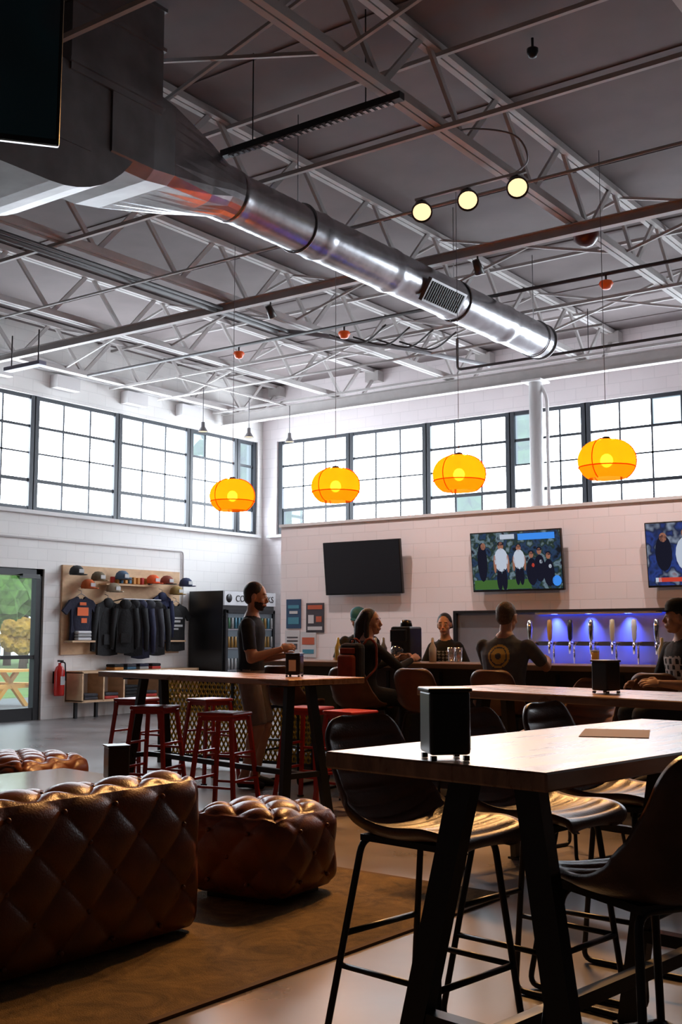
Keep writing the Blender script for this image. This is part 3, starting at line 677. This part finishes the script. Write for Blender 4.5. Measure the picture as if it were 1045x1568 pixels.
# ---------------------------------------------------------------- bucket chair
def chair(loc,rz,leather,name='bar_chair'):
    b=B()
    P=catmull([(.245,.70),(.25,.735),(.16,.752),(.03,.74),(-.1,.738),(-.185,.76),(-.235,.82),(-.262,.9),(-.285,.99),(-.305,1.085)],110)
    N=len(P); arc=[0]
    for i in range(1,N): arc.append(arc[-1]+(P[i]-P[i-1]).length)
    T=arc[-1]; MT=20; top=[];bot=[]
    for i in range(N):
        d=(P[min(i+1,N-1)]-P[max(i-1,0)]).normalized()
        nr=V((1,0,0)).cross(d)*-1
        u=arc[i]/T
        w=.215+.03*math.sin(min(1,u/.5)*math.pi*.5) -.055*max(0,(u-.55)/.45)
        e=min(arc[i],T-arc[i]); rc=.09
        if e<rc: w-=rc-math.sqrt(max(0,rc*rc-(rc-e)**2))
        w=max(w,.06)
        k=.02+.07*math.exp(-((u-.62)/.2)**2)
        lt=arc[i]/.058; rg=.012*(abs(math.sin(math.pi*lt))**.45-1)
        for j in range(MT+1):
            t=-1+2*j/MT
            edge=abs(t)**3
            rr=rg if abs(t)<.86 else 0
            th=.016+.022*(1-t**4)
            c=P[i]+V((1,0,0))*w*t*(1-.06*edge)+nr*(k*abs(t)**2.4)
            top.append(c+nr*(rr+.006*(1-t**6))); bot.append(c-nr*th)
    vs=top+bot; o=len(top); fs=[]
    for i in range(N-1):
        for j in range(MT):
            q=i*(MT+1)+j; fs.append((q,q+1,q+MT+2,q+MT+1)); fs.append((o+q,o+q+MT+1,o+q+MT+2,o+q+1))
        a=i*(MT+1); c=a+MT+1; fs.append((a,c,o+c,o+a)); a+=MT; c+=MT; fs.append((c,a,o+a,o+c))
    for j in range(MT):
        fs.append((j+1,j,o+j,o+j+1)); q=(N-1)*(MT+1)+j; fs.append((q,q+1,o+q+1,o+q))
    b.add(vs,fs,leather,smooth=True)
    for s in (-1,1):
        f0=V((s*.15,.17,.70)); f1=V((s*.225,.235,.012)); r1=V((s*.225,-.25,.012)); r0=V((s*.15,-.14,.70))
        b.tube(fil([V((0,.17,.70)),f0,f1,r1,r0,V((0,-.14,.70))],.045),.0115,M_black,10)
    def on(z,yf):
        t=(.70-z)/.688
        return V((.15+.075*t,(.17+.065*t) if yf else (-.14-.11*t),z))
    for z,yf in ((.30,True),(.40,False)):
        p=on(z,yf); b.tube([(-p.x,p.y,p.z),(p.x,p.y,p.z)],.011,M_black)
    for s in (-1,1):
        p=on(.30,True);q=on(.30,False); b.tube([(s*p.x,p.y,.3),(s*q.x,q.y,.3)],.010,M_black)
    b.box((0,.02,.705),(.3,.34,.02),M_black)
    return b.obj(name,loc,rz)
fv=rad(-98)
chair((-2.02,3.26,0),fv,M_chairl)
chair((-1.90,3.81,0),fv,M_chairl)
chair((-1.84,4.37,0),fv+.08,M_chairl)
chair((-1.12,2.90,0),rad(60),M_chairl)
chair((-.90,3.62,0),rad(82),M_chairl)
chair((-3.1,6.75,0),rad(165),M_chairb); chair((-2.1,6.5,0),rad(160),M_chairb)
for x,y in ((-5.25,8.55),(-4.5,8.55),(-5.95,8.55),(-3.1,8.55),(-6.75,8.55),(-2.2,8.55)): chair((x,y,0),random.uniform(-.08,.08),M_chairb)
# ---------------------------------------------------------------- red stools
def stool(loc,rz):
    b=B(); h=.76
    b.box((0,0,h),(.32,.32,.03),M_red,bev=.012); b.box((0,0,h-.03),(.27,.27,.035),M_red)
    for x in (-1,1):
        for y in (-1,1): b.beam((x*.135,y*.135,h-.02),(x*.205,y*.205,0),.03,.026,M_red); b.box((x*.205,y*.205,.008),(.04,.04,.016),M_blackp)
    for z in (.22,.42):
        q=.135+.07*(h-z)/h
        for s in (-1,1):
            if z<.3 or s>0: b.beam((-q,s*q,z),(q,s*q,z),.022,.018,M_red)
            b.beam((s*q,-q,z+.05),(s*q,q,z+.05),.022,.018,M_red)
    b.obj('bar_stool',loc,rz)
for x,y,r in ((-7.98,7.72,.1),(-7.4,8.1,-.2),(-7.0,6.98,.3),(-5.98,6.72,.2),(-5.85,7.62,.1),(-5.3,7.45,-.15)): stool((x,y,0),r)
M_gold=mat('gold_expanded_mesh',(.62,.40,.035),.6,0)
b=B(); W,H=2.1,.8
for z in (.1,.1+H): b.box((0,0,z),(W,.03,.03),M_black)
for x in (-W/2,0,W/2): b.box((x,0,.47),(.03,.03,.94),M_black)
step=.06; run=H*.62
i=-int(run/step)
while -W/2+i*step<W/2:
    x0=-W/2+i*step; i+=1
    t0=max(0,(-W/2-x0)/run); t1=min(1,(W/2-x0)/run)
    if t1-t0<.03: continue
    for s in (1,-1):
        b.beam((s*(x0+run*t0),0,.1+H*t0),(s*(x0+run*t1),0,.1+H*t1),.018,.008,M_gold,up=(0,1,0))
b.obj('mesh_divider',(-7.9,9.0,0),rad(0))
# ---------------------------------------------------------------- tufted upholstery
def tufted(b,c,size,rd,m,sp=.17,depth=.04,res=.018,sd=1.0,ex=.45):
    hx,hy,hz=[s/2 for s in size]; H=(hx,hy,hz)
    def f(u,v,U,Vv):
        a=u/sp; q=v/sp
        p1=abs(math.sin(math.pi*(a+q)/1.0*.5)); p2=abs(math.sin(math.pi*(a-q)*.5))
        g=(p1*p2)**ex
        d=min(U-abs(u),Vv-abs(v)); wdg=min(1,max(0,d/.07))
        if Vv-abs(v)<U-abs(u): pl=abs(math.sin(math.pi*a*.5))**.5
        else: pl=abs(math.sin(math.pi*q*.5))**.5
        g=g*wdg+(pl*.5+.5)*(1-wdg)
        return g
    for ax in range(3):
        dd=depth*(sd if ax<2 else 1)
        for sg in (-1,1):
            if ax==2 and sg<0: continue
            u,v=[i for i in range(3) if i!=ax]
            nu=max(6,int(2*H[u]/res)); nv=max(6,int(2*H[v]/res)); vs=[];fs=[]
            for i in range(nu+1):
                for j in range(nv+1):
                    p=[0,0,0]; p[ax]=sg*H[ax]; p[u]=-H[u]+2*H[u]*i/nu; p[v]=-H[v]+2*H[v]*j/nv
                    inn=[max(-H[k]+rd,min(H[k]-rd,p[k])) for k in range(3)]
                    n=(V(p)-V(inn)).normalized(); q=V(inn)+n*rd
                    g=f(p[u],p[v],H[u],H[v])
                    e=min(H[u]-abs(p[u]),H[v]-abs(p[v])); bulge=.025*min(1,e/.2)
                    q+=n*((g-1)*dd*min(1,e/.03+.15)+bulge)
                    vs.append(q)
            for i in range(nu):
                for j in range(nv): k=i*(nv+1)+j; fs.append((k,k+1,k+nv+2,k+nv+1))
            b.add(vs,fs,m,Matrix.Translation(V(c)),smooth=True)
            na=int(H[u]/sp)+1
            for i in range(-na,na+1):
                for j in range(-na*3,na*3+1):
                    if (i+j)%2: continue
                    uu,vv=i*sp,j*sp
                    if abs(uu)>H[u]-.07 or abs(vv)>H[v]-.07: continue
                    p=[0,0,0]; p[ax]=sg*(H[ax]-dd+.027); p[u]=uu;p[v]=vv
                    b.ell(V(c)+V(p),(.012,.012,.012),m,u=8,v=6)
M_leath2=mat('cognac_leather',(.13,.036,.010),.34,0,.3,7,.12,110)
def sofa(loc,rz):
    b=B(); L=2.25
    tufted(b,(-.15,0,.355),(.30,L,.71),.09,M_leath2,sp=.14,depth=.045,sd=.7,ex=.33,res=.014)
    b.box((-.55,0,.20),(.62,L-.4,.22),M_leath2,bev=.03)
    tufted(b,(-.56,0,.36),(.62,L-.46,.16),.06,M_leath2,sp=.15,depth=.02,res=.03)
    for s in (-1,1): tufted(b,(-.57,s*(L/2-.12),.33),(.62,.24,.5),.08,M_leath2,sp=.15,depth=.035,res=.03)
    for x in (-.10,-.8):
        for y in (-.9,.9): b.box((x,y,.03),(.06,.06,.06),M_black)
    b.obj('chesterfield_sofa',loc,rz)
sofa((-3.69,2.90,.012),rad(0))
def pouf(loc,rz,s,h):
    b=B(); tufted(b,(0,0,h/2+.005),(s,s,h),.12,M_leath2,sp=.125,depth=.042,sd=.4,ex=.38,res=.012)
    b.box((0,0,.03),(s-.2,s-.2,.06),M_black); b.obj('tufted_ottoman',loc,rz)
pouf((-3.96,4.77,.0125),rad(4),.62,.46)
pouf((-6.98,5.55,.0),rad(10),.8,.48)
b=B(); b.box((0,0,.44),(.95,1.0,.03),mat('coffee_table_top',(.22,.20,.19),.12,coat=.5),bev=.006)
for x in (-.42,.42):
    for y in (-.45,.45): b.box((x,y,.21),(.035,.035,.43),M_black)
for y in (-.45,.45): b.box((0,y,.1),(.84,.02,.02),M_black)
for x in (-.42,.42): b.box((x,0,.1),(.02,.9,.02),M_black)
b.obj('coffee_table',(-5.75,4.72,.0125),rad(-8))
napkin((-5.32,4.98,.468),rad(150),1.25)
def rugmat():
    m=mat('rug_olive_brown',(.15,.09,.028),.95,0,.65,3.5,.5,150); nt=m.node_tree
    for n in nt.nodes:
        if n.type=='TEX_NOISE' and abs(n.inputs['Scale'].default_value-3.5)<.1: n.inputs['Distortion'].default_value=1.8; n.inputs['Roughness'].default_value=.75; n.inputs['Detail'].default_value=9
    return m
b=B(); b.box((0,0,0),(3.5,4.3,.012),rugmat(),bev=.004,seg=1)
M_rb=mat('rug_binding',(.10,.05,.015),.9)
for s in (-1,1): b.box((s*1.74,0,0),(.03,4.3,.0122),M_rb); b.box((0,s*2.14,0),(3.5,.03,.0122),M_rb)
b.obj('rug',(-4.72,3.42,.006),rad(-2))
# ---------------------------------------------------------------- people
def ik(a,c,l1,l2,pole):
    a=V(a);c=V(c);d=c-a;L=max(.05,min(d.length,l1+l2-.004)); dr=d.normalized(); x=(l1*l1-l2*l2+L*L)/(2*L); h=math.sqrt(max(0,l1*l1-x*x))
    p=V(pole); p=(p-dr*p.dot(dr)).normalized(); return a+dr*x+p*h, a+dr*L
def remeshed(b,vox,it,name):
    o=b.obj('tmp'); md=o.modifiers.new('r','REMESH'); md.mode='VOXEL'; md.voxel_size=vox; md.use_smooth_shade=True
    s=o.modifiers.new('s','SMOOTH'); s.iterations=it; s.factor=.5
    bpy.context.view_layer.update(); dg=bpy.context.evaluated_depsgraph_get()
    me=bpy.data.meshes.new_from_object(o.evaluated_get(dg)); me.name=name
    om=o.data; bpy.data.objects.remove(o); bpy.data.meshes.remove(om); me.materials.clear()
    return me
def put(me,name,mats,cls,parent):
    for m in mats: me.materials.append(m)
    for p in me.polygons:
        p.use_smooth=True; p.material_index=cls(p.center) if cls else 0
    o=bpy.data.objects.new(name,me); sc.collection.objects.link(o); o.parent=parent; return o
def seg(p,a,b):
    d=b-a; t=max(0,min(1,(p-a).dot(d)/d.length_squared)); return (p-(a+d*t)).length,t
def hand(wr,d,pn,side,parent,curl=.5):
    d=d.normalized(); pn=(pn-d*pn.dot(d)).normalized(); ac=d.cross(pn)*side
    b=B(); R=Matrix((ac,d,pn)).transposed().to_4x4()
    b.cone(wr-d*.03,wr+d*.02,.026,.027,M_skin); b.ell(wr+d*.05,(.04,.052,.017),M_skin,R)
    for k,(o,l) in enumerate(((.030,.072),(.010,.082),(-.010,.076),(-.029,.060))):
        p=wr+d*(.085-.004*abs(k-1))+ac*o; pts=[p-d*.02,p]
        for j in range(3):
            a=curl*(.5+.35*j); dr2=(d*math.cos(a*(j+1)*.6)+pn*math.sin(a*(j+1)*.6)).normalized(); p=p+dr2*l*(.45,.3,.25)[j]; pts.append(p)
        b.tube(pts,[.009,.0095,.0088,.0082,.007],M_skin,8)
    p=wr+d*.025+ac*.032; t=(d*.6+ac*.75+pn*.25).normalized(); b.tube([p-ac*.015,p+t*.03,p+t*.03+(d*.85+ac*.25+pn*.4).normalized()*.03,p+t*.03+(d*.95+pn*.5).normalized()*.052],[.013,.012,.0105,.008],M_skin,8)
    put(remeshed(b,.0045,2,'hand'),'hand',[M_skin],None,parent)
def head(c,R,parent,hair,M_hair,beard=False,cap_m=None,fem=False):
    b=B(); E=lambda p,r: b.ell(p,r,M_skin,u=18,v=12)
    E((0,-.012,.025),(.075,.094,.098)); E((0,.020,-.050),(.054 if fem else .06,.064,.066)); E((0,.052,-.090),(.026 if fem else .03,.028,.022))
    E((0,.030,.010),(.066,.056,.066))
    for s in (-1,1):
        E((s*.030,.073,.034),(.026,.012,.010))
        E((s*.040,.052,-.026),(.024,.022,.026)); E((s*.076,-.01,0),(.009,.018,.032)); E((s*.010,.092,-.030),(.008,.009,.008))
    b.tube([(0,.078,.024),(0,.092,-.008),(0,.103,-.025),(0,.090,-.036)],[.010,.011,.012,.008],M_skin,8); E((0,.074,-.058),(.034,.018,.022)); E((0,.089,-.054),(.020,.008,.005)); E((0,.088,-.064),(.018,.008,.0055))
    me=remeshed(b,.005,3,'head')
    def cl(p):
        if abs(p.x)<.022 and -.069<p.z<-.051 and p.y>.086: return 1
        if beard and p.y>.0 and (p.z<-.068 or (p.z<-.04 and (abs(p.x)>.036 or p.z>-.048) ) ): return 2
        if p.y>.06 and .031<p.z<.039 and .014<abs(p.x)<.046: return 2
        return 0
    o=put(me,'head',[M_skin,M_lip,M_hair],cl,parent); o.location=c; o.rotation_euler=R.to_euler()
    b=B()
    for s in (-1,1): b.ell((s*.030,.0765,.013),(.0115,.009,.0055),M_eye,u=12,v=8); b.ell((s*.030,.0845,.013),(.0048,.002,.0048),M_pup,u=10,v=6)
    e=b.obj('eyes',parent=parent); e.location=c; e.rotation_euler=R.to_euler()
    b=B()
    b.ell((0,-.026,.043),(.082,.094,.092),M_hair,u=18,v=12)
    if hair in('short','buzz'): b.ell((0,-.05,.0),(.073,.062,.072),M_hair)
    if hair=='long':
        b.tube([(0,-.04,.05),(0,-.085,-.02),(0,-.095,-.14),(0,-.085,-.27)],[.078,.078,.072,.035],M_hair,14)
        for s in (-1,1): b.tube([(s*.05,-.01,.075),(s*.072,-.005,.04),(s*.080,-.02,-.03),(s*.082,-.02,-.12),(s*.085,.0,-.22)],[.03,.022,.024,.026,.014],M_hair,10)
    if hair=='bun':
        b.ell((0,-.05,.0),(.075,.065,.075),M_hair); b.ell((0,-.12,.06),(.04,.04,.04),M_hair)
        for s in (-1,1): b.tube([(s*.05,-.01,.075),(s*.070,-.02,.04),(s*.074,-.045,-.04)],[.028,.018,.018],M_hair,10)
    me=remeshed(b,.008,3,'hair')
    o=put(me,'hair',[M_hair],None,parent); o.location=c; o.rotation_euler=R.to_euler()
    if cap_m:
        b=B(); b.lathe([(.092,.045),(.092,.09),(.078,.125),(.04,.147),(0,.152)],cap_m,n=20,M=Matrix.Translation((0,-.01,0))@Matrix.Diagonal((.95,1.08,1,1)))
        b.prism([(-.07,.06),(-.065,.13),(-.03,.155),(.03,.155),(.065,.13),(.07,.06)],.006,cap_m,Matrix.Translation((0,0,.05)))
        o=b.obj('cap',parent=parent); o.location=c; o.rotation_euler=R.to_euler()
def person(name,loc,rz,S,pz,hands_t,feet_t,shirt,pants,shoes,hair,M_hair,lean=0,turn=0,nod=0,fem=False,sleeve=.75,pant_end=1.3,beard=False,cap_m=None,wid=1,extra=None,exm=None,poles=None,curl=.5,kp=(0,1,0)):
    root=empty(name,loc,rz,S); b=B()
    sp=lambda h: V((0,lean*h*.9,pz+h))
    shx=(.15 if fem else .175)*wid
    rings=[(-.10,.09,.08),(-.05,.155,.115),(.03,.165,.12),(.13,.132 if fem else .15,.105),(.25,.14 if fem else .162,.112),(.34,.155 if fem else .178,.118),(.40,.15 if fem else .18,.108),(.44,.13 if fem else .155,.09),(.475,.085,.07),(.52,.055,.055)]
    rr=[]
    for h,rx,ry in rings:
        c=sp(h); rr.append([c+V((rx*wid*math.cos(a),ry*(wid if h<.4 else 1)*math.sin(a),0)) for a in [2*math.pi*k/20 for k in range(20)]])
    loft(b,rr,shirt)
    N=sp(.5); Hc=sp(.645)+V((0,.035,0)); b.cone(N-V((0,0,.06)),Hc-V((0,.02,.03)),.057,.052,M_skin)
    if fem:
        for s in (-1,1): b.ell(sp(.31)+V((s*.065,.075,0)),(.06,.05,.06),shirt)
    arms=[];legs=[]
    for i,s in enumerate((-1,1)):
        sh=sp(.41)+V((s*shx,0,0)); tgt=V(hands_t[i]); pole=V(poles[i]) if poles else V((s*.5,-.6,-.6))
        el,wr=ik(sh,tgt,.29,.25,pole)
        k=.85 if fem else 1.0
        b.ell(sh+V((-s*.01,0,.0)),(.06*k,.062*k,.06*k),shirt)
        b.cone(sh,el,.052*k,.042*k,shirt); b.ell(el,(.043*k,)*3,shirt); b.cone(el,el.lerp(wr,.35),.042*k,.041*k,shirt); b.cone(el.lerp(wr,.35),wr,.041*k,.027,shirt); b.ell(wr,(.027,)*3,shirt)
        e=sh.lerp(el,sleeve) if sleeve<=1 else el
        b.cone(sh,e,.06*k,.056*k,shirt)
        if sleeve>1: b.cone(el,el.lerp(wr,sleeve-1),.05*k,.036*k,shirt); b.ell(el,(.05*k,)*3,shirt)
        arms.append((sh,el,wr))
        hp=V((s*.09,0,pz-.02)); kn,an=ik(hp,V(feet_t[i]),.44,.43,V(kp))
        b.ell(hp,(.09,.09,.09),shirt); b.cone(hp,kn,.09,.058,shirt); b.ell(kn,(.06,)*3,shirt); b.cone(kn,an,.057,.038,shirt); b.ell(kn.lerp(an,.3)+V((0,-.012,0)),(.055,.055,.11),shirt)
        if pant_end>1: b.cone(kn,kn.lerp(an,pant_end-1),.068,.06 if pant_end<1.5 else .05,shirt); b.cone(hp,kn,.098,.07,shirt)
        else: b.cone(hp,hp.lerp(kn,pant_end),.1,.088,shirt)
        b.ell(an,(.042,.045,.045),shirt); b.tube([an+V((0,-.05,-.045)),an+V((0,.03,-.035)),an+V((0,.13,-.055)),an+V((0,.18,-.06))],[.035,.042,.036,.024],shirt,10)
        legs.append((hp,kn,an))
    me=remeshed(b,.010,4,'body')
    neck=(sp(.49),Hc)
    def cl(p):
        best=9;r=1
        d,t=seg(p,sp(-.02),sp(.47)); d/=.15
        if d<best: best=d; r=1 if t>.1 else 2
        d,t=seg(p,*neck); d/=.06
        if p.z>pz+.455+.02*(p.y<0) and d<1.25: return 0
        for sh,el,wr in arms:
            d,t=seg(p,sh,el); d/=.06
            if d<best: best=d; r=1 if t<sleeve else 0
            d,t=seg(p,el,wr); d/=.05
            if d<best: best=d; r=1 if 1+t<sleeve else 0
        for hp,kn,an in legs:
            d,t=seg(p,hp,kn); d/=.085
            if d<best: best=d; r=2 if t<pant_end else 0
            d,t=seg(p,kn,an); d/=.06
            if d<best: best=d; r=2 if 1+t<pant_end else 0
            d,t=seg(p,an+V((0,-.03,-.04)),an+V((0,.16,-.055))); d/=.05
            if d<best: best=d; r=3
        if r==1 and extra and extra(p,pz): return extra(p,pz)
        return r
    put(me,'body',[M_skin,shirt,pants,shoes]+(exm or []),cl,root)
    for i,(sh,el,wr) in enumerate(arms):
        s=(-1,1)[i]; d=(wr-el).normalized(); hand(wr,d,V((-s*.7,.1,-.6)) ,s,root,curl)
    Rm=Matrix.Rotation(turn,4,'Z')@Matrix.Rotation(nod,4,'X'); head(Hc+V((0,0,0)),Rm,root,hair,M_hair,beard,cap_m,fem)
    return root
c_navy=mat('navy_tshirt',(.012,.018,.03),.85,0,.15,20,.2,20); c_short=mat('grey_shorts',(.22,.19,.18),.85,0,.1,20)
c_shoe=mat('shoe_dark',(.03,.03,.03),.6); c_blk=mat('black_clothing',(.012,.012,.013),.85,0,.2,20,.2,20); c_jean=mat('dark_jeans',(.02,.025,.04),.85,0,.2,20)
c_gry=mat('grey_tshirt',(.11,.11,.115),.85,0,.12,20,.2,20); c_cap=mat('blue_cap',(.02,.16,.25),.7); c_logo=mat('yellow_logo',(.8,.5,.1),.7)
person('standing_man',(-6.83,8.02,0),rad(-62),1.075,.95,[(-.10,.27,1.10),(.14,.28,1.15)],[(-.1,.02,.085),(.1,-.03,.085)],c_navy,c_short,c_shoe,'short',M_hairk,lean=.02,turn=.05,nod=-.12,pant_end=.95,beard=True,curl=.8,poles=[(-.3,-.7,-.6),(.3,-.7,-.6)])
stl=dict(feet_t=[(-.13,.34,.38),(.13,.34,.38)],kp=(0,1,.6),pant_end=1.95)
def logo(p,pz):
    if p.y<0:
        d=math.hypot(p.x-.0,p.z-(pz+.33))
        if d<.095: return 5 if .066<d<.076 or d<.028 else 4
    return 0
person('seated_man',(-4.51,8.55,0),rad(3),1.02,.84,[(-.16,.47,1.13),(.18,.49,1.13)],shirt=c_gry,pants=c_jean,shoes=c_shoe,hair='buzz',M_hair=M_hairb,lean=.08,turn=-.1,nod=-.1,wid=1.18,extra=logo,exm=[c_logo,c_gry],**stl)
person('seated_woman',(-5.93,8.53,0),rad(-20),.98,.87,[(-.1,.47,1.17),(.14,.47,1.17)],shirt=c_blk,pants=c_blk,shoes=c_shoe,hair='long',M_hair=M_hairk,lean=.1,turn=-.9,fem=True,sleeve=1.9,**stl)
person('bartender',(-7.2,10.3,0),rad(205),.96,.95,[(-.16,.3,1.0),(.2,.32,1.05)],[(-.1,.02,.085),(.1,-.03,.085)],c_blk,c_jean,c_shoe,'short',M_hairk,lean=.12,nod=-.35,pant_end=1.95,cap_m=c_cap)
def pr(p,pz): 
    if p.y>.05 and abs(p.x)<.09 and pz+.24<p.z<pz+.36 and math.sin(p.x*140)+math.sin(p.z*170)>.2: return 4
    return 0
person('bartender',(-6.10,10.3,0),rad(200),.925,.95,[(-.17,.3,1.14),(.17,.3,1.14)],[(-.1,.02,.085),(.1,.0,.085)],c_blk,c_jean,c_shoe,'bun',M_hairk,lean=.12,nod=-.1,fem=True,pant_end=1.95,extra=pr,exm=[mat('print_grey',(.3,.3,.3),.8)])
def pr2(p,pz):
    if p.y>.04 and abs(p.x)<.12 and pz+.08<p.z<pz+.36 and math.sin(p.x*90)*math.sin(p.z*70+1)>-.2: return 4
    return 0
person('seated_man',(-2.92,8.4,0),rad(140),1.0,.85,[(-.2,.32,1.02),(.2,.3,1.0)],shirt=c_blk,pants=c_jean,shoes=c_shoe,hair='short',M_hair=M_hairk,lean=.03,turn=-.5,nod=0,wid=1.1,extra=pr2,exm=[gw],cap_m=c_blk,feet_t=[(-.13,.34,.38),(.13,.34,.38)],kp=(0,1,.6))
M_bp=mat('backpack_red',(.25,.035,.01),.7,0,.2,10,.2,40)
b=B(); b.box((0,0,0),(.28,.14,.42),c_blk,bev=.05,seg=3); b.box((0,-.09,-.04),(.22,.08,.26),M_bp,bev=.03,seg=3); b.box((0,-.075,.13),(.2,.03,.06),M_bp,bev=.01)
for s in (-1,1): b.tube(fil([(s*.09,.06,.19),(s*.1,.14,.27),(s*.11,.25,.2),(s*.12,.24,-.05),(s*.1,.08,-.17)],.06),.012,M_bp,8)
b.tube(fil([(-.03,0,.2),(-.03,0,.25),(.03,0,.25),(.03,0,.2)],.02),.008,c_blk)
b.obj('backpack',(-5.84,8.24,1.12),rad(-8),sc_=.85)
# ---------------------------------------------------------------- camera & world
cam=bpy.data.cameras.new('camera'); co=bpy.data.objects.new('camera',cam); sc.collection.objects.link(co)
cam.sensor_fit='HORIZONTAL'; cam.sensor_width=24; cam.lens=39.96; cam.clip_end=300
co.location=(0,0,1.36); co.rotation_euler=(rad(90+6.23),0,rad(35.9)); sc.camera=co
w=bpy.data.worlds.new('overcast_sky'); sc.world=w; w.use_nodes=True
bg=w.node_tree.nodes['Background']; bg.inputs[0].default_value=(.82,.92,1,1); bg.inputs[1].default_value=3.0
print('DONE')
